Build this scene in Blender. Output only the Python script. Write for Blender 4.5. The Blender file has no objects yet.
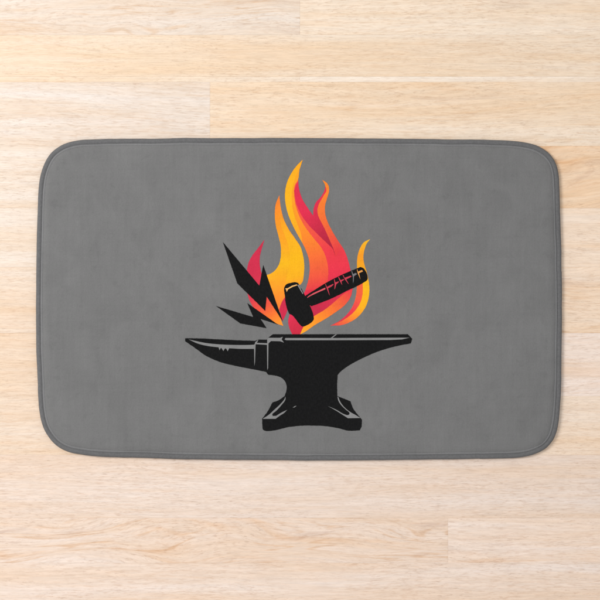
import bpy, bmesh, math, random
from mathutils import Vector, noise
from mathutils.geometry import tessellate_polygon

random.seed(7)
scene = bpy.context.scene
COL = scene.collection

# ------------------------------------------------------------------ camera, light, exposure
CAM_H = 2.2
MAT_Z = 0.0115                                  # pile surface of the mat
cam_d = bpy.data.cameras.new("camera")
cam = bpy.data.objects.new("camera", cam_d)
COL.objects.link(cam)
cam.location = (0, 0, CAM_H)
cam.rotation_euler = (0, 0, 0)                  # straight down, like the photograph
cam_d.sensor_width = 36.0
cam_d.lens = 36.0 * (CAM_H - MAT_Z) / 1.0       # one metre across the frame
cam_d.clip_end = 50
scene.camera = cam

world = bpy.data.worlds.new("World")
scene.world = world
world.use_nodes = True
wb = world.node_tree.nodes["Background"]
wb.inputs[0].default_value = (0.99, 0.985, 0.985, 1)
wb.inputs[1].default_value = 0.78

def area(name, loc, target, size, watts, colour):
    d = bpy.data.lights.new(name, 'AREA')
    d.shape = 'SQUARE'; d.size = size; d.energy = watts; d.color = colour
    o = bpy.data.objects.new(name, d)
    COL.objects.link(o)
    o.location = loc
    o.rotation_euler = (Vector(target) - Vector(loc)).to_track_quat('-Z', 'Y').to_euler()
    return o
area("softbox", (-2.0, 0.75, 2.5), (0.1, 0, 0), 1.2, 76, (1.0, 0.985, 0.965))

scene.view_settings.view_transform = 'Standard'
scene.view_settings.look = 'None'
scene.view_settings.exposure = 0.0
scene.view_settings.gamma = 1.0

# ------------------------------------------------------------------ helpers
def lin(c):
    c /= 255.0
    return c / 12.92 if c <= 0.04045 else ((c + 0.055) / 1.055) ** 2.4

def ink(r, g, b):                                # display colour -> albedo under this light
    k = 0.80
    return (lin(r) * k, lin(g) * k, lin(b) * k)

def W(px, py):                                   # design grid: 600 units to the metre
    return ((px - 300.0) / 600.0, (300.0 - py) / 600.0)

def link(name, me, parent=None):
    o = bpy.data.objects.new(name, me)
    COL.objects.link(o)
    if parent is not None:
        o.parent = parent
    return o

def spline(pts, closed=True, step=1.2):
    """Catmull-Rom through (x, y[, 1 = corner]) points."""
    P = [Vector(p[:2]) for p in pts]
    K = [len(p) > 2 and p[2] for p in pts]
    n = len(P)
    out = []
    for i in range(n if closed else n - 1):
        a, b = P[i], P[(i + 1) % n]
        ka, kb = K[i], K[(i + 1) % n]
        L = (b - a).length
        if ka and kb:
            out.append(a.copy()); continue
        p0 = P[i - 1]; p3 = P[(i + 2) % n]
        la = max((a - p0).length, 1e-6); lb = max((p3 - b).length, 1e-6)
        ta = (b - a) if ka else ((a - p0) / la + (b - a) / max(L, 1e-6)).normalized() * L
        tb = (b - a) if kb else ((b - a) / max(L, 1e-6) + (p3 - b) / lb).normalized() * L
        m = max(1, int(L / step))
        for j in range(m):
            t = j / m
            h1 = 2*t**3 - 3*t**2 + 1; h2 = t**3 - 2*t**2 + t
            h3 = -2*t**3 + 3*t**2; h4 = t**3 - t**2
            out.append(a*h1 + ta*h2 + b*h3 + tb*h4)
    return out

# ------------------------------------------------------------------ node helpers
class NT:
    def __init__(s, mat):
        mat.use_nodes = True
        s.t = mat.node_tree
        s.n = s.t.nodes; s.l = s.t.links
        s.bsdf = s.n["Principled BSDF"]
    def new(s, typ, **kw):
        x = s.n.new(typ)
        for k, v in kw.items():
            setattr(x, k, v)
        return x
    def put(s, sock, v):
        if hasattr(v, 'node'):
            s.l.new(v, sock)
        elif isinstance(v, (tuple, list)):
            sock.default_value = tuple(v) + ((1,) if len(v) == 3 and len(sock.default_value) == 4 else ())
        else:
            sock.default_value = v
    def math(s, op, a, b=None, c=None, clamp=False):
        x = s.new('ShaderNodeMath', operation=op, use_clamp=clamp)
        for i, v in enumerate((a, b, c)):
            if v is not None:
                s.put(x.inputs[i], v)
        return x.outputs[0]
    def vmath(s, op, a, b=None):
        x = s.new('ShaderNodeVectorMath', operation=op)
        s.put(x.inputs[0], a)
        if b is not None:
            s.put(x.inputs[1], b)
        return x.outputs[0]
    def noise(s, vec, scale, detail=3.0, rough=0.55, dist=0.0):
        x = s.new('ShaderNodeTexNoise')
        s.put(x.inputs['Vector'], s.vmath('MULTIPLY', vec, scale))
        x.inputs['Scale'].default_value = 1.0
        x.inputs['Detail'].default_value = detail
        x.inputs['Roughness'].default_value = rough
        x.inputs['Distortion'].default_value = dist
        return x.outputs[0]
    def ramp(s, v, lo, hi, a=0.0, b=1.0):
        x = s.new('ShaderNodeMapRange', interpolation_type='SMOOTHSTEP')
        s.put(x.inputs[0], v)
        for i, q in enumerate((lo, hi, a, b)):
            s.put(x.inputs[i + 1], q)
        return x.outputs[0]
    def mix(s, f, a, b, mode='MIX'):
        x = s.new('ShaderNodeMix', data_type='RGBA', blend_type=mode)
        s.put(x.inputs[0], f)
        s.put(x.inputs[6], a); s.put(x.inputs[7], b)
        return x.outputs[2]
    def scale(s, c, f):
        x = s.new('ShaderNodeVectorMath', operation='SCALE')
        s.put(x.inputs[0], c); s.put(x.inputs[3], f)
        return x.outputs[0]

# ------------------------------------------------------------------ materials
def wood_material():
    m = bpy.data.materials.new("pale_oak_laminate")
    q = NT(m)
    pos = q.new('ShaderNodeTexCoord').outputs['Object']
    at = q.new('ShaderNodeAttribute', attribute_name="plank")
    sep = q.new('ShaderNodeSeparateColor'); q.l.new(at.outputs['Color'], sep.inputs[0])
    tone, figure, seed = sep.outputs[0], sep.outputs[1], sep.outputs[2]
    comb = q.new('ShaderNodeCombineXYZ')
    q.put(comb.inputs[0], q.math('MULTIPLY', seed, 57.0))
    q.put(comb.inputs[1], q.math('MULTIPLY', seed, 31.0))
    q.put(comb.inputs[2], q.math('MULTIPLY', seed, 11.0))
    v = q.vmath('ADD', pos, comb.outputs[0])
    # slow wander of the grain lines
    wob = q.noise(v, (2.2, 7.0, 1), 2.0)
    wc = q.new('ShaderNodeCombineXYZ')
    q.put(wc.inputs[1], q.math('MULTIPLY', q.math('SUBTRACT', wob, 0.5), q.math('MULTIPLY_ADD', figure, 0.075, 0.012)))
    vw = q.vmath('ADD', v, wc.outputs[0])
    at2 = q.new('ShaderNodeAttribute', attribute_name="tint")
    base = at2.outputs['Color']
    peach = q.mix(1.0, base, (0.985, 0.925, 0.845), 'MULTIPLY')
    cream = q.mix(1.0, base, (1.02, 1.045, 1.075), 'MULTIPLY')
    broad = q.ramp(q.noise(vw, (1.1, 22, 1), 3.0, 0.6), 0.33, 0.70)
    c = q.mix(broad, cream, peach)
    mid = q.ramp(q.noise(vw, (3.0, 95, 1), 4.0, 0.62), 0.36, 0.68)
    c = q.mix(q.math('MULTIPLY', mid, 0.55), c, q.mix(1.0, c, (0.965, 0.91, 0.84), 'MULTIPLY'))
    # cathedral figure on some planks
    ring = q.noise(vw, (1.1, 13, 1), 3.5, 0.55, 1.1)
    rw = q.math('ABSOLUTE', q.math('SINE', q.math('MULTIPLY', ring, 40.0)))
    rl = q.ramp(rw, 0.0, 0.62, 1.0, 0.0)
    brk = q.ramp(q.noise(v, (6, 45, 1), 4.0, 0.65), 0.42, 0.62)
    warm = q.ramp(q.noise(vw, (2.6, 24, 4), 4.0, 0.62, 1.3), 0.50, 0.64)
    c = q.mix(q.math('MULTIPLY', warm, q.math('MULTIPLY_ADD', figure, 0.75, 0.08)), c, q.mix(1.0, c, (0.965, 0.885, 0.80), 'MULTIPLY'))
    c = q.mix(q.math('MULTIPLY', q.math('MULTIPLY', rl, brk), q.math('MULTIPLY_ADD', figure, 0.90, 0.10)),
              c, q.mix(1.0, c, (0.91, 0.81, 0.71), 'MULTIPLY'))
    # grey smoky mineral streaks
    sm = q.ramp(q.noise(vw, (4.5, 42, 1), 5.0, 0.68, 0.9), 0.54, 0.68)
    sm = q.math('MULTIPLY', sm, q.ramp(q.noise(v, (2.5, 9, 1), 1.0), 0.44, 0.64))
    c = q.mix(q.math('MULTIPLY', sm, q.math('MULTIPLY_ADD', figure, 0.95, 0.12)),
              c, q.mix(1.0, c, (0.80, 0.75, 0.74), 'MULTIPLY'))
    # fine fibres and pore dashes
    fine = q.noise(vw, (22, 360, 1), 3.0, 0.75)
    c = q.scale(c, q.ramp(fine, 0.28, 0.72, 0.915, 1.05))
    dash = q.ramp(q.noise(vw, (62, 430, 1), 2.0, 0.6), 0.48, 0.66)
    dm = q.ramp(q.noise(v, (5, 18, 1), 2.0), 0.32, 0.62, 0.35, 1.0)
    c = q.mix(q.math('MULTIPLY', q.math('MULTIPLY', dash, dm), 0.68), c, q.mix(1.0, c, (0.87, 0.805, 0.755), 'MULTIPLY'))
    por = q.ramp(q.noise(vw, (95, 720, 1), 2.0, 0.6), 0.56, 0.68)
    pm = q.ramp(q.noise(v, (7, 40, 1), 2.0), 0.36, 0.60, 0.2, 1.0)
    c = q.mix(q.math('MULTIPLY', q.math('MULTIPLY', por, pm), 0.75), c, q.mix(1.0, c, (0.78, 0.73, 0.70), 'MULTIPLY'))
    pale = q.ramp(q.noise(vw, (40, 380, 9), 2.0, 0.6), 0.56, 0.70)
    c = q.mix(q.math('MULTIPLY', pale, 0.5), c, q.mix(1.0, c, (1.05, 1.06, 1.07), 'MULTIPLY'))
    c = q.scale(c, q.math('MULTIPLY_ADD', tone, 0.5, 0.75))
    q.put(q.bsdf.inputs['Base Color'], c)
    q.bsdf.inputs['Roughness'].default_value = 0.55
    q.bsdf.inputs['Specular IOR Level'].default_value = 0.25
    b = q.new('ShaderNodeBump')
    b.inputs['Strength'].default_value = 0.10; b.inputs['Distance'].default_value = 0.0006
    q.put(b.inputs['Height'], q.math('SUBTRACT', fine, q.math('MULTIPLY', por, 0.6)))
    q.l.new(b.outputs[0], q.bsdf.inputs['Normal'])
    return m

def plush_material():
    """Brushed microfibre pile; its printed ink colour is carried by the mesh."""
    m = bpy.data.materials.new("printed_microfibre_plush")
    q = NT(m)
    pos = q.new('ShaderNodeTexCoord').outputs['Object']
    at = q.new('ShaderNodeAttribute', attribute_name="ink")
    c = at.outputs['Color']
    streak = q.noise(pos, (150, 9, 1), 3.0, 0.6)
    weft = q.noise(pos, (10, 190, 1), 3.0, 0.6)
    blot = q.noise(pos, (16, 13, 1), 4.0, 0.62, 0.5)
    broad = q.noise(pos, (5.0, 3.0, 1), 2.0)
    pile = q.noise(pos, (430, 430, 1), 3.0, 0.7)
    f = q.math('ADD', q.math('MULTIPLY', streak, 0.13), q.math('MULTIPLY', weft, 0.08))
    f = q.math('ADD', f, q.math('MULTIPLY', blot, 0.34))
    f = q.math('ADD', f, q.math('MULTIPLY', broad, 0.16))
    f = q.math('ADD', f, q.math('MULTIPLY', pile, 0.30))
    spot = q.ramp(q.noise(pos, (48, 60, 3), 3.0, 0.6), 0.55, 0.72)
    f = q.math('SUBTRACT', f, q.math('MULTIPLY', spot, 0.06))
    f = q.math('ADD', f, 1.0 - 0.503)
    lint = q.ramp(q.noise(pos, (330, 210, 5), 3.0, 0.7), 0.30, 0.75, 0.0004, 0.0042)
    lc = q.new('ShaderNodeCombineXYZ')
    for k in range(3): q.put(lc.inputs[k], lint)
    q.put(q.bsdf.inputs['Base Color'], q.vmath('ADD', q.scale(c, f), lc.outputs[0]))
    q.bsdf.inputs['Roughness'].default_value = 0.95
    q.bsdf.inputs['Specular IOR Level'].default_value = 0.08
    q.bsdf.inputs['Sheen Weight'].default_value = 0.10
    q.bsdf.inputs['Sheen Roughness'].default_value = 0.5
    h = q.math('ADD', q.math('MULTIPLY', pile, 0.45), q.math('MULTIPLY', blot, 1.3))
    h = q.math('ADD', h, q.math('MULTIPLY', streak, 0.30))
    h = q.math('ADD', h, q.math('MULTIPLY', weft, 0.12))
    nap = q.noise(pos, (60, 42, 1), 3.0, 0.6, 0.4)
    h = q.math('ADD', h, q.math('MULTIPLY', nap, 1.1))
    b = q.new('ShaderNodeBump')
    b.inputs['Strength'].default_value = 0.75; b.inputs['Distance'].default_value = 0.0012
    q.put(b.inputs['Height'], h)
    q.l.new(b.outputs[0], q.bsdf.inputs['Normal'])
    return m

def binding_material():
    m = bpy.data.materials.new("grey_woven_binding")
    q = NT(m)
    pos = q.new('ShaderNodeTexCoord').outputs['Object']
    n = q.noise(pos, (260, 260, 260), 3.0, 0.6)
    n2 = q.noise(pos, (22, 22, 1), 3.0, 0.6)
    f = q.math('ADD', q.ramp(n, 0.25, 0.75, 0.88, 1.08), q.math('MULTIPLY_ADD', n2, 0.2, -0.1))
    q.put(q.bsdf.inputs['Base Color'], q.scale(ink(108, 108, 109), f))
    q.bsdf.inputs['Roughness'].default_value = 0.85
    q.bsdf.inputs['Specular IOR Level'].default_value = 0.15
    b = q.new('ShaderNodeBump')
    b.inputs['Strength'].default_value = 0.3; b.inputs['Distance'].default_value = 0.0006
    q.put(b.inputs['Height'], n)
    q.l.new(b.outputs[0], q.bsdf.inputs['Normal'])
    return m

M_WOOD, M_PLUSH, M_BIND = wood_material(), plush_material(), binding_material()

# ------------------------------------------------------------------ floor
# rows of boards: y limits in design units, joints (x) and per-board (tone, figure, tint)
CRE = (245, 229, 214); PCH = (245, 224, 204); ORG = (243, 214, 184); PNK = (243, 224, 210); WHT = (245, 231, 219); TOP = (245, 225, 203); SAP = (246, 230, 213)
rows = [  # left boards toned down, right ones up, to even out softbox falloff
    (-13, 35, [(-900, 300, .35, .95, CRE), (300, 1100, .49, .25, TOP)]),
    (35, 76.5, [(-900, 1300, .45, .20, TOP)]),
    (76.5, 82, [(-900, 300, .45, .1, TOP), (300, 1300, .51, .05, SAP)]),
    (82, 146, [(-400, 210, .35, .30, WHT), (210, 900, .49, .45, TOP)]),
    (146, 208, [(-700, 330, .36, .15, CRE), (330, 1000, .53, .95, ORG)]),
    (208, 267, [(-500, 150, .38, .15, CRE), (150, 1200, .54, .15, PCH)]),
    (267, 333, [(-300, 430, .36, .15, PCH), (430, 1000, .54, .60, PCH)]),
    (333, 396, [(-800, 260, .38, .20, PCH), (260, 900, .56, .55, PNK)]),
    (396, 455, [(-600, 390, .38, .20, PCH), (390, 1100, .50, .25, PCH)]),
    (455, 518, [(-300, 640, .42, .10, PNK), (640, 1300, .50, .3, PNK)]),
    (518, 563, [(-500, 448, .47, 1.25, PNK), (448, 1200, .54, .55, PNK)]),
    (563, 625, [(-700, 720, .48, .15, PNK), (720, 1200, .50, .15, PNK)]),
]
tints = [CRE, PCH, PNK, WHT, ORG]
y = -13
while y > -700:                                   # boards beyond the frame
    x = random.uniform(-250, 100)
    rows.append((y - 62, y, [(-900, x, random.uniform(.46, .54), random.random() * .6, random.choice(tints)),
                             (x, 1500, random.uniform(.46, .54), random.random() * .6, random.choice(tints))]))
    y -= 62
y = 625
while y < 1300:
    x = random.uniform(-100, 600)
    rows.append((y, y + 62, [(-900, x, random.uniform(.46, .54), random.random() * .6, random.choice(tints)),
                             (x, 1500, random.uniform(.46, .54), random.random() * .6, random.choice(tints))]))
    y += 62
V, F, A, T = [], [], [], []
FK = CAM_H / (CAM_H - MAT_Z)                       # the floor lies 11.5 mm below the design plane
for (ya, yb, boards) in rows:
    for (xa, xb, tone, fig, tint) in boards:
        xa = max(xa, -900); 
        if xb > 1000: xb = 1500
        seed = random.random()
        X0, Y1 = W(xa, ya); X1, Y0 = W(xb, yb)
        X0 *= FK; X1 *= FK; Y0 *= FK; Y1 *= FK
        e = 0.00035; d = -0.00022
        i = len(V)
        V += [(X0, Y0, d), (X1, Y0, d), (X1, Y1, d), (X0, Y1, d),
              (X0+e, Y0+e, 0), (X1-e, Y0+e, 0), (X1-e, Y1-e, 0), (X0+e, Y1-e, 0)]
        F.append((i+4, i+5, i+6, i+7)); A.append((tone, fig, seed, 1)); T.append(tint)
        for k in range(4):
            F.append((i+k, i+(k+1) % 4, i+4+(k+1) % 4, i+4+k)); A.append((tone - .12, fig, seed, 1)); T.append(tint)
me = bpy.data.meshes.new("floor")
me.from_pydata(V, [], F)
pa = me.color_attributes.new("plank", 'FLOAT_COLOR', 'CORNER')
ta = me.color_attributes.new("tint", 'FLOAT_COLOR', 'CORNER')
for p in me.polygons:
    t = T[p.index]
    for li in p.loop_indices:
        pa.data[li].color = A[p.index]
        ta.data[li].color = (lin(t[0])*.815, lin(t[1])*.815, lin(t[2])*.815, 1)
me.materials.append(M_WOOD)
floor = link("floor", me)
floor["kind"] = "structure"
floor["label"] = "pale oak laminate boards running across under the mat"

# ------------------------------------------------------------------ bath mat
mat = bpy.data.objects.new("bath_mat", None)
COL.objects.link(mat)
mat.empty_display_size = 0.2
mat["label"] = "grey plush bath mat printed with a black anvil, hammer and orange flames"
mat["category"] = "bath mat"

outline_px = [
    (38, 185), (39.7, 175), (42.6, 166), (47, 157), (52.5, 150.3), (59.5, 145.2), (69, 141.4), (80, 139.4), (95, 138.6),
    (160, 137.9), (230, 137.4), (300, 137.4), (380, 138.0), (450, 138.8), (500, 139.6), (520, 141), (530, 142.6), (540, 146),
    (549.6, 152.6), (555.6, 161), (558.8, 171), (560.2, 185), (561.2, 215), (562, 250), (562.5, 300), (562.2, 350), (561.6, 385),
    (560.6, 408), (559.8, 420), (557.8, 430), (553.6, 440.4), (545.5, 449), (533, 454.8), (518, 457.8), (480, 459.2), (420, 460.2),
    (360, 460.9), (300, 461), (240, 460.6), (180, 459.5), (120, 457.8), (95, 457), (77, 454.7), (67, 452.4), (58.5, 448.3), (50.3, 441),
    (44.2, 432), (40.4, 422), (38.2, 410), (36.6, 380), (35.4, 340), (35.1, 300), (35.6, 255), (36.6, 215)]
dense = spline(outline_px, True, 0.25)
# resample evenly
Ls = [0.0]
for i in range(len(dense)):
    Ls.append(Ls[-1] + (dense[(i+1) % len(dense)] - dense[i]).length)
N = 1200
ring = []
j = 0
for k in range(N):
    s = Ls[-1] * k / N
    while Ls[j+1] < s: j += 1
    t = (s - Ls[j]) / (Ls[j+1] - Ls[j])
    ring.append(dense[j].lerp(dense[(j+1) % len(dense)], t))
ring = [Vector(W(p.x, p.y)) for p in ring]
# tiny hand-sewn irregularity
nor = []
for k in range(N):
    tg = (ring[(k+6) % N] - ring[k-6]).normalized()
    nr = Vector((-tg.y, tg.x))
    if nr.dot(-ring[k]) < 0: nr = -nr
    nor.append(nr)
for k in range(N):
    a = noise.noise(Vector((ring[k].x*18, ring[k].y*18, 3.1)))
    b = noise.noise(Vector((ring[k].x*70, ring[k].y*70, 9.1)))
    # lapped end of the binding tape on the right-hand side
    lap = 0.0006 if (ring[k].x > 0.3 and -0.55 < ring[k].y < 0.047) else 0.0
    ring[k] = ring[k] + nor[k] * (0.0008*a + 0.00025*b - lap)

def H(x, y):                                       # gentle swell of the pile surface
    v = Vector((x, y, 0))
    return MAT_Z + 0.0010*noise.noise(v*9 + Vector((4, 1, 2))) + 0.00045*noise.noise(v*24 + Vector((1, 7, 5)))

def ring_mesh(name, profile, cap=None):
    """profile: list of (inset, z or callable, waviness)"""
    V, F = [], []
    for (d, z, wv) in profile:
        for k in range(N):
            p = ring[k] + nor[k] * (d + wv*noise.noise(Vector((ring[k].x*26, ring[k].y*26, d*300))))
            zz = z if z >= 0 else H(p.x, p.y) + z + 1
            V.append((p.x, p.y, zz))
    R = len(profile)
    for r in range(R - 1):
        for k in range(N):
            k2 = (k+1) % N
            F.append((r*N+k, r*N+k2, (r+1)*N+k2, (r+1)*N+k))
    return V, F, R

def smooth_fix(me):
    bm = bmesh.new(); bm.from_mesh(me)
    bmesh.ops.recalc_face_normals(bm, faces=bm.faces)
    up = sum(f.normal.z * f.calc_area() for f in bm.faces)
    if up < 0:
        bmesh.ops.reverse_faces(bm, faces=bm.faces)
    bm.to_mesh(me); bm.free()
    for p in me.polygons: p.use_smooth = True

# fabric binding rolled round the rim
prof = [(0.0042, 0.0003, 0), (0.0020, 0.0005, 0), (0.0007, 0.0016, 0), (0.0, 0.0034, 0), (0.0002, 0.0052, 0), (0.0010, 0.0068, 0),
        (0.0022, 0.0079, 0), (0.0038, 0.0085, .0002), (0.0056, 0.0086, .0003), (0.0072, 0.0081, .0003), (0.0084, 0.0074, .0003), (0.0094, 0.0066, .0003)]
V, F, R = ring_mesh("binding", prof)
me = bpy.data.meshes.new("binding"); me.from_pydata(V, [], F); smooth_fix(me)
me.materials.append(M_BIND)
link("binding", me, mat)

# plush pad: a stitched rim that rises from the binding seam, then the pile surface
GREY = ink(119, 119, 119)
prof = [(0.0112, 0.0074, .0004), (0.0118, 0.0091, .0005), (0.0130, 0.0096, .0007), (0.0145, 0.0102, .0010), (0.0162, 0.0107, .0012),
        (0.0182, 0.0111, .0010), (0.0205, 0.0114, .0006)]
# low ridge along the seam, its lighter grey painting in the rim's sheen
sheen_ridge = [(0.0080, 0.0050, .0004), (0.0083, 0.0074, .0004), (0.0089, 0.0084, .0005), (0.0098, 0.0091, .0006), (0.0108, 0.0094, .0006), (0.0118, 0.0093, .0006), (0.0123, 0.0086, .0005), (0.0124, 0.0060, .0004)]
V, F, R = ring_mesh("painted_rim_sheen", sheen_ridge)
me = bpy.data.meshes.new("painted_rim_sheen"); me.from_pydata(V, [], F); smooth_fix(me)
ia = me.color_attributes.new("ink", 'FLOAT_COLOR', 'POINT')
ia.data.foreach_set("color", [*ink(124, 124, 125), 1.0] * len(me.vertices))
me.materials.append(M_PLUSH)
link("painted_rim_sheen", me, mat)
V, F, R = ring_mesh("pad", prof)
d0 = 0.024
inner = [ring[k] + nor[k]*d0 for k in range(N)]
RINGS = 90
for r in range(RINGS):
    t = r / RINGS
    for k in range(N):
        p = inner[k] * (1 - t)
        V.append((p.x, p.y, H(p.x, p.y)))
for r in range(R - 1, R + RINGS - 1):
    for k in range(N):
        k2 = (k+1) % N
        F.append((r*N+k, r*N+k2, (r+1)*N+k2, (r+1)*N+k))
ci = len(V); V.append((0, 0, H(0, 0)))
last = (R + RINGS - 1) * N
for k in range(N):
    F.append((last+k, last+(k+1) % N, ci))
me = bpy.data.meshes.new("plush_pad"); me.from_pydata(V, [], F); smooth_fix(me)
ia = me.color_attributes.new("ink", 'FLOAT_COLOR', 'POINT')
ia.data.foreach_set("color", [*GREY, 1.0] * len(me.vertices))
me.materials.append(M_PLUSH)
link("plush_pad", me, mat)

# ------------------------------------------------------------------ the print
def flat(c):
    k = ink(*c)
    return lambda x, y: k

def grad(stops, x0, y0, x1, y1):
    """ink blended between (t, colour) stops along the line (x0,y0)-(x1,y1)"""
    dx, dy = x1-x0, y1-y0
    L2 = dx*dx + dy*dy
    st = [(t, ink(*c)) for t, c in stops]
    def f(x, y):
        t = ((x-x0)*dx + (y-y0)*dy) / L2
        if t <= st[0][0]: return st[0][1]
        for (ta, ca), (tb, cb) in zip(st, st[1:]):
            if t <= tb:
                u = (t-ta) / (tb-ta)
                return tuple(a + (b-a)*u for a, b in zip(ca, cb))
        return st[-1][1]
    return f

def S(*pts): return spline(pts, True, 0.8)
def C(*pts): return [Vector(p[:2]) for p in pts]

def print_mesh(name, pieces, parent, shrink=0.0):
    """pieces: (outline, ink function, layer). One mesh lying in the pile."""
    V, F, K = [], [], []
    for (out, colf, layer) in pieces:
        bm = bmesh.new()
        pts = []
        for i, p in enumerate(out):
            nx = out[(i+1) % len(out)]
            m = max(1, int((nx - p).length / 0.55))
            for j in range(m):
                w = p.lerp(nx, j/m)
                a = 0.0 if (layer == 5 or (j == 0 and m > 2)) else 0.10
                pts.append(Vector((w.x + random.uniform(-a, a), w.y + random.uniform(-a, a), 0)))
        vs = [bm.verts.new(p) for p in pts]
        for tri in tessellate_polygon([pts]):
            try: bm.faces.new([vs[i] for i in tri])
            except ValueError: pass
        xs = [p.x for p in pts]; ys = [p.y for p in pts]
        st = 3.0
        for ax, lo, hi in ((0, min(xs), max(xs)), (1, min(ys), max(ys))):
            c = math.floor(lo/st)*st + st
            while c < hi:
                co = [0, 0, 0]; no = [0, 0, 0]; co[ax] = c; no[ax] = 1
                bmesh.ops.bisect_plane(bm, geom=bm.verts[:]+bm.edges[:]+bm.faces[:], plane_co=co, plane_no=no, dist=1e-5)
                c += st
        bm.verts.ensure_lookup_table(); bm.verts.index_update()
        o = len(V)
        for v in bm.verts:
            X, Y = W(v.co.x, v.co.y)
            V.append((X, Y, H(X, Y) + 0.00012 + 0.00006*layer))
            K.append(colf(v.co.x, v.co.y))
        for f in bm.faces:
            idx = [o + v.index for v in f.verts]
            F.append(idx)
        bm.free()
    me = bpy.data.meshes.new(name); me.from_pydata(V, [], F)
    bm = bmesh.new(); bm.from_mesh(me)
    for f in bm.faces:
        f.normal_update()
        if f.normal.z < 0: f.normal_flip()
    bm.to_mesh(me); bm.free()
    for p in me.polygons: p.use_smooth = True
    a = me.color_attributes.new("ink", 'FLOAT_COLOR', 'POINT')
    for i, k in enumerate(K): a.data[i].color = (*k, 1)
    me.materials.append(M_PLUSH)
    return link(name, me, parent)

YEL = (251, 188, 28); AMB = (252, 165, 35); ORA = (252, 130, 48); COR = (243, 92, 66); RED = (236, 56, 78); MAG = (206, 46, 76); WINE = (166, 36, 58)
BLK = flat((15, 15, 16)); LT = flat((136, 136, 136))

# --- low left flame, magenta to orange
left_flame = S((264.4, 239.6, 1), (262, 248), (260, 256), (259.8, 265), (262.5, 276), (269, 291), (277, 308), (283.2, 325.8, 1),
               (276, 323.3), (269, 319.5), (261, 314), (254, 308), (250, 301.5), (247.6, 294), (246, 282), (246.8, 271),
               (248.8, 262), (252.6, 255), (258, 248.2))
print_mesh("flame_print", [(left_flame, grad([(0, MAG), (.38, (222, 58, 78)), (.62, (240, 88, 64)), (.82, (252, 122, 50)), (1, (255, 150, 46))], 250, 275, 280, 322), 0)], mat)

# --- amber flame
amber = S((279.3, 195.4, 1), (276, 203.3), (274.8, 213), (275.7, 225), (278.4, 236), (280.4, 244), (281, 252), (280.4, 259), (278.4, 265.6),
          (274, 271.4), (268, 274.6), (261, 276, 1), (265, 290), (275, 306), (280.2, 318, 1), (280.0, 307), (284.4, 298), (291, 291, 1),
          (299.6, 285.5, 1), (302.4, 282), (303.8, 275), (304.3, 266), (303.2, 256), (300.2, 246.2), (295, 238.4), (289, 229.6), (284, 219.6), (281, 208.6))
amber_in = S((279.6, 214, 1), (281, 226), (286.5, 240), (289.6, 252), (289.6, 264), (286.6, 276), (284.5, 288, 1), (299.4, 285, 1), (302, 281), (303.4, 275),
             (303.9, 266), (302.8, 256), (299.8, 246.6), (294.6, 238.8), (288.6, 230), (283.4, 219.6))
mag_sliver = S((284.9, 297.2, 1), (287.8, 300, 1), (287.6, 309), (285.6, 315), (282.6, 321, 1), (279.2, 309.4, 1), (281, 304))
print_mesh("flame_print", [
    (amber, grad([(0, ORA), (.18, (252, 152, 40)), (.38, AMB), (.6, YEL), (.72, (252, 172, 34)), (.88, (254, 146, 44)), (1, (255, 132, 52))], 276, 198, 281, 308), 0),
    (amber_in, grad([(0, (252, 158, 38)), (.3, (252, 178, 32)), (.6, (251, 186, 24)), (.85, (252, 180, 30)), (1, (254, 156, 42))], 280, 214, 296, 288), 1),
    (mag_sliver, flat((208, 44, 76)), 1)], mat)

# --- tall main flame
main = S((302.7, 159.8, 1), (296.7, 165.8), (290.8, 174.2), (286.8, 183.3), (285, 193.3), (285.8, 205), (288.4, 215), (292.6, 225), (298, 235.4), (302.6, 243.4),
         (306, 250.6), (309, 260), (309.7, 270), (308.2, 280.5), (304.6, 292), (298, 303), (289.8, 314, 1), (288.2, 321), (289.4, 328), (292.4, 334.6, 1), (299.6, 334.6, 1),
         (306.6, 330.8), (313.4, 325.9), (323.4, 320), (335, 312.6), (345, 304.8), (350.6, 296.8), (352.6, 288), (352, 278), (350, 268), (347.4, 258),
         (343.7, 249.2), (338.3, 241.2), (332.5, 231.6), (327.6, 221.8), (325.1, 213), (325.2, 205), (327.4, 197.2), (329.1, 190.6), (328.5, 185.8), (326.4, 182.6),
         (322.2, 179.8, 1), (324.9, 184.4), (325.1, 187.6), (324, 191.6), (320.8, 197), (316, 202.4), (313.8, 208), (313.1, 215.6, 1), (306.8, 206.6), (301.8, 198),
         (298.9, 188.3), (298.2, 179), (299.5, 170))
crimson = S((294.2, 191, 1), (296, 202.4), (301, 214.4), (308.6, 225), (318.2, 234.8), (326.7, 243), (332.4, 248.6), (335.4, 256.4, 1), (333.4, 249), (330.6, 242.4), (325.9, 231.6),
            (321.8, 223.2), (318.5, 216.6), (317.3, 210), (319.2, 203.4), (323.6, 195.6), (326.4, 190.5), (325.3, 186.6, 1), (325.1, 188), (324, 191.6), (320.8, 197), (316, 202.4), (313.8, 208), (313.1, 215.6, 1),
            (306.8, 206.6), (301.8, 198), (298.9, 188.3), (298.2, 181, 1), (296, 185))
tongue = S((322.2, 179.8, 1), (324.9, 184.4), (325.9, 188.6), (323.6, 195.6), (319.2, 203.4), (317.3, 210), (318.5, 216.6), (321.8, 223.2), (325.9, 231.6), (330.6, 242.4), (333.4, 249), (335.6, 256.6, 1),
           (340, 250), (342.6, 247.6, 1), (338.3, 241.2), (332.5, 231.6), (327.6, 221.8), (325.1, 213), (325.2, 205), (327.4, 197.2), (329.1, 190.6), (328.5, 185.8), (326.4, 182.6))
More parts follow.
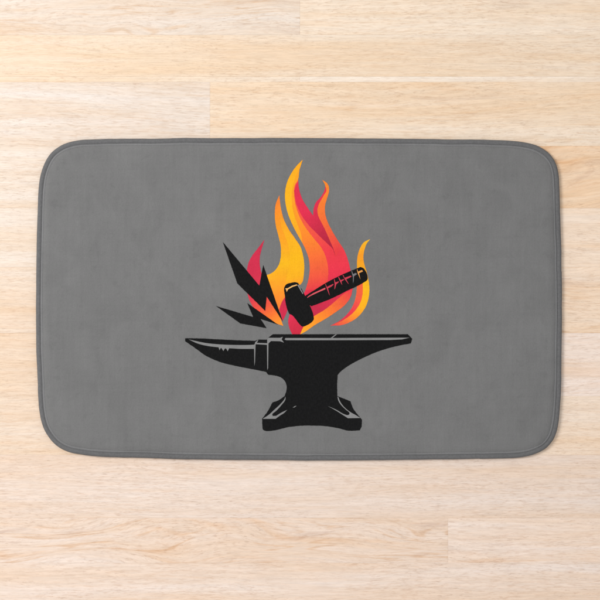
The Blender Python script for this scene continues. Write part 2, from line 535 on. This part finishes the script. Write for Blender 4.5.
band = S((302.7, 159.8, 1), (296.7, 165.8), (290.8, 174.2), (286.8, 183.3), (285, 193.3), (285.8, 205), (288.4, 215), (292.6, 225), (298, 235.4), (302.6, 243.4),
         (306, 250.6), (309, 260), (309.7, 270), (308.2, 280.5), (305.5, 290, 1), (316, 290, 1), (326.2, 284.4), (328.2, 275), (327.9, 266), (325.6, 256.4), (321.5, 248), (315, 239.8), (307.6, 230.4), (300.6, 219),
         (296.4, 208), (294.2, 196), (294.6, 186), (298.2, 179), (299.5, 170))
yellow = S((302.7, 159.8, 1), (296.7, 165.8), (290.8, 174.2), (286.8, 183.3), (285, 193.3), (285.8, 205), (288.4, 215), (292.6, 225), (298, 235.4), (302.6, 243.4, 1), (301.4, 235), (298.2, 226), (294.6, 216),
           (292.2, 205), (292, 193), (293.6, 184), (296.6, 174))
lower = S((300, 334.6, 1), (306.6, 330.8), (313.4, 325.9), (323.4, 320), (335, 312.6), (345, 304.8), (350.6, 296.8), (352.6, 289, 1), (345, 293), (337, 299.6), (331, 304.8), (323, 310.8), (314, 316.2), (304, 326))
plum = S((306, 300, 1), (311.6, 305.6), (322, 301.6), (338, 295.6, 1), (344, 292.6, 1), (337, 299.6), (331, 304.8), (323, 310.8), (314, 316.4), (306, 322, 1))
ember = S((299.5, 310, 1), (289.8, 314, 1), (288.2, 321), (289.4, 328), (292.4, 334.6, 1), (299.8, 334.6, 1), (303.5, 326, 1))
print_mesh("flame_print", [
    (ember, grad([(0, (222, 48, 80)), (1, (200, 42, 66))], 290, 318, 300, 332), 1),
    (main, grad([(0, COR), (.28, (240, 62, 74)), (.65, (232, 50, 78)), (1, (216, 46, 76))], 320, 225, 326, 315), 0),
    (band, grad([(0, AMB), (.28, (253, 158, 38)), (.52, (252, 138, 44)), (.72, (248, 112, 54)), (.9, (243, 88, 64)), (1, (240, 66, 72))], 296, 178, 318, 288), 1),
    (tongue, grad([(0, (252, 140, 42)), (.25, ORA), (.6, (247, 108, 56)), (1, (238, 64, 70))], 326, 182, 338, 250), 1),
    (crimson, grad([(0, (226, 50, 78)), (.3, (228, 48, 80)), (.55, (206, 44, 72)), (.8, (182, 38, 64)), (1, WINE)], 298, 190, 334, 254), 2),
    (yellow, grad([(0, (252, 170, 34)), (.3, (252, 182, 28)), (.7, (252, 182, 30)), (1, (252, 162, 38))], 300, 162, 299, 240), 2),
    (plum, grad([(0, (196, 42, 74)), (1, (226, 50, 78))], 308, 312, 345, 294), 1),
    (lower, grad([(0, (255, 168, 38)), (.35, (254, 146, 42)), (.62, (250, 118, 52)), (1, (238, 66, 72))], 300, 332, 351, 293), 2)], mat)

# --- slim right flame
slim = S((370.2, 239, 1), (363.6, 242.6), (360, 248.3), (358, 254), (357.1, 260), (356.9, 268), (357, 280), (356.8, 288), (355.8, 296.7), (352.6, 306.2), (346.9, 314.4),
         (339, 321.2), (330.4, 325.6, 1), (341.7, 325), (351, 321.6), (359.4, 315.4), (365.6, 306.8), (368.8, 297), (369.4, 288.3), (368.3, 279), (366.4, 271), (364.4, 264.4),
         (363.4, 257.6), (364.4, 250), (366.8, 243.6))
slim_in = S((356.9, 276, 1), (362.4, 276, 1), (362.8, 286), (362.4, 295), (360, 303.2), (354.4, 311.4), (345, 319), (330.4, 325.6, 1), (339, 321.2), (346.9, 314.4), (352.6, 306.2), (355.8, 296.7), (356.8, 288))
print_mesh("flame_print", [
    (slim, grad([(0, (253, 190, 36)), (.18, (254, 160, 38)), (.3, (252, 172, 32)), (.5, YEL), (.72, (252, 178, 30)), (.84, (254, 146, 44)), (1, (240, 74, 70))], 366, 240, 338, 326), 0),
    (slim_in, grad([(0, (246, 104, 58)), (.35, COR), (.65, (232, 56, 76)), (1, (216, 48, 78))], 360, 280, 338, 324), 1)], mat)

# --- black lightning bolts
print_mesh("lightning_bolt_print", [(C((222.8, 242), (259.3, 285.6), (263.2, 264.8), (283, 322), (266.7, 296.6), (265.2, 311), (237.3, 283.4)), BLK, 4)], mat)
print_mesh("lightning_bolt_print", [(C((216, 306), (253.2, 317), (247.2, 303), (278, 324.6), (260.6, 319), (266.6, 328.2), (240.2, 323.4)), BLK, 4)], mat)

# --- hammer
head = S((284.2, 287.4, 1), (286, 284.6), (294.8, 282, 1), (298.2, 283, 1), (303.4, 292.6), (309.6, 305), (313.6, 316.2), (313.6, 319.6), (311, 322.8), (306.6, 325.4), (302.6, 326.6),
         (300.6, 325.4), (297, 321), (292.4, 315.4), (289.4, 314, 1), (287.3, 309.4), (285.6, 303), (284.9, 296), (284, 290))
PALE = flat((240, 184, 112)); SIL = flat((150, 148, 148))
hammer = print_mesh("hammer_head_print", [
    (head, BLK, 4),
    (C((285.3, 288.4), (287.6, 288.2), (292, 285.7), (296.6, 284.4), (297.6, 285.2), (292.4, 287), (288, 289.4), (286.7, 292), (286.2, 290)), PALE, 5),
    (C((297.6, 285.4), (298.3, 284.6), (303.2, 293.6), (302.6, 294)), SIL, 5),
    (C((298.9, 284.6), (299.4, 284.2), (301.2, 288.2), (300.9, 288.6)), SIL, 5)], mat)
handle = S((303.6, 297.4, 1), (306, 295.4), (314.8, 289.8), (325, 283.4), (340, 275.6), (352, 270.4), (360.6, 266.9, 1), (363.4, 268.2), (366.2, 272.2), (367.7, 277), (367.2, 280), (364.8, 281.8),
           (357, 286.2), (348.3, 290.2), (331.7, 298.4), (318, 303.8), (311.4, 306.2, 1), (307, 303))
PK = flat((205, 62, 82)); PK2 = flat((226, 92, 102)); GR = flat((122, 120, 124)); OR2 = flat((232, 160, 84))
cuts = [
    (C((307.2, 297.4), (313, 293.2), (320, 290), (325.2, 287.6), (325.5, 289.2), (319, 292), (312.6, 295)), PK2),
    (C((307, 298), (308, 296.4), (311, 294.4), (310.6, 296)), PK2),
    (C((325.2, 284.2), (325.8, 284), (326.8, 287), (333, 283.9), (333.6, 284.6), (331.4, 286.6), (327.9, 288.3), (329.8, 295.6), (328.9, 294), (327, 289.2)), PK),
    (C((334, 279.4), (334.5, 279.2), (335.3, 282.4), (338.6, 281.4), (338.9, 282), (336.2, 284.4), (335, 288.6), (334.4, 289.4), (334.7, 284.6)), PK),
    (C((338.2, 277.2), (338.8, 276.9), (340.6, 280.2), (343.6, 279), (344.2, 279.7), (341.4, 281.6), (342.2, 285), (341.6, 284.2), (339.9, 281.2)), PK),
    (C((342.6, 275.2), (343.2, 274.9), (344.6, 277.8), (350.9, 275.6), (351.6, 276.6), (346.2, 279.4), (348.8, 284.2), (347.8, 283.2), (345, 279.6)), PK),
    (C((351.4, 271.2), (352, 271), (353, 274), (356, 272.9), (357, 274.2), (353.9, 276.2), (353.6, 281), (353, 283.2), (353, 277.4), (352.4, 275)), GR),
    (C((356.8, 269.6), (357.3, 269.3), (358, 271.6), (362, 269.9), (363, 271.4), (359, 273.2), (360.4, 279.4), (359.6, 277.6), (357.8, 273.4)), OR2)]
print_mesh("hammer_handle_print", [(handle, BLK, 4)] + [(c, f, 5) for c, f in cuts], mat)

# --- anvil
anvil = spline([
    (185.2, 338.2, 1), (200, 338.4), (220, 339.4), (240, 340.4), (255.4, 340.8, 1), (258.4, 339.6, 1), (267.4, 339.6, 1), (268.2, 337.8, 1), (272.8, 334.2, 1), (407.8, 334.2, 1), (412.2, 338.8, 1), (410.8, 343.4, 1),
    (396, 346.2), (380, 350.8), (364, 357.4), (350, 364.8), (341, 371.2), (337.6, 375, 1), (337.1, 384), (337.3, 396, 1), (350.4, 401.2, 1), (353, 408.2), (360, 417.4), (361.9, 419.6, 1), (361.6, 426.6, 1), (359.6, 430.4, 1),
    (348, 430.6), (338, 428.2), (326, 426.2), (312, 425.6), (300, 425.8), (288, 427.2), (274, 430.4), (266, 430.9), (263, 429.6), (262.4, 426), (262.1, 418.6, 1),
    (267.6, 411.4), (272.4, 402.4, 1), (279, 400), (284.6, 396, 1), (286.3, 391), (286.7, 386.6), (285.2, 381.6), (280.4, 377.2), (273, 375.2), (268, 374.4), (266.4, 372, 1), (255, 369.6, 1), (240, 366.8), (220, 362),
    (206, 355.8), (195, 348), (185.2, 341.2, 1)], True, 1.0)
hl = [
    # horn highlight with its drips
    spline([(188.6, 339.4, 1), (196, 341), (206, 343), (220, 344.4), (238, 345), (250, 344.9), (254.5, 344.6, 1), (254.3, 348.8, 1), (240, 348.8), (229.2, 348.2, 1), (227.7, 351.2, 1), (226.2, 348.6, 1), (224.9, 348.4, 1),
            (223.4, 351, 1), (221.4, 347.9, 1), (220.6, 348.2, 1), (219.5, 350.2, 1), (218.6, 347.3, 1), (208, 346), (198, 343.6)], True, 1.0),
    # collar
    C((255.2, 342.2), (257.2, 340.6), (258.6, 339.6), (256.8, 342.8), (267.2, 343.2), (267.2, 339.6), (268.3, 337.8), (280.2, 337.8), (282.8, 336.8), (281.6, 339.4), (284, 342.6), (280, 341.2), (271, 341), (268.5, 343.4),
      (268.1, 368), (267.3, 370), (267, 344.8), (255.6, 344.2), (255, 362), (254.4, 366), (254.2, 350), (253.6, 345), (254.8, 344)),
    # line under the face
    C((285.4, 338), (330.6, 338), (335.5, 334.3), (337, 334.3), (332.2, 338), (409.6, 337.6), (402, 339.4), (390, 340), (340, 340.2), (286.6, 340.2), (284.6, 339.6)),
    # left foot
    spline([(262.6, 418.8, 1), (269, 414.6), (274, 410), (280, 404.4), (284.7, 398.6), (285.4, 396.4, 1), (285.4, 399.4), (281, 405.6), (276, 411), (272.2, 414.6), (272.8, 416, 1), (276.2, 415.8, 1), (281, 412.8), (287.2, 409.8, 1),
            (284, 413), (279.6, 415.8), (275.6, 418.8, 1)], True, 1.0),
    C((292.6, 407.6), (295, 406), (296.6, 405.8), (294.4, 407.4)),
    # right foot
    spline([(337.4, 396.4, 1), (338.4, 397.2, 1), (340.2, 401.6), (344, 406.8), (350, 411.8), (356, 415.2), (360.4, 418, 1), (348, 418.2, 1), (343.6, 415.4), (336, 410.6), (327.8, 406, 1), (336, 409.6), (344.8, 414.4),
            (348.4, 415), (349.6, 413.4), (346, 409.8), (341.6, 405.6), (338.4, 400.8)], True, 1.0)]
for o, t in zip([c for c in mat.children if c.name.startswith("flame_print")],
                ("low crimson flame at the lightning bolts", "amber yellow flame left of the tall one", "tall forked red and orange flame", "slim yellow flame at the hammer handle end")):
    o["label"] = t
print_mesh("anvil_print", [(anvil, BLK, 4)] + [(h, LT, 5) for h in hl], mat)
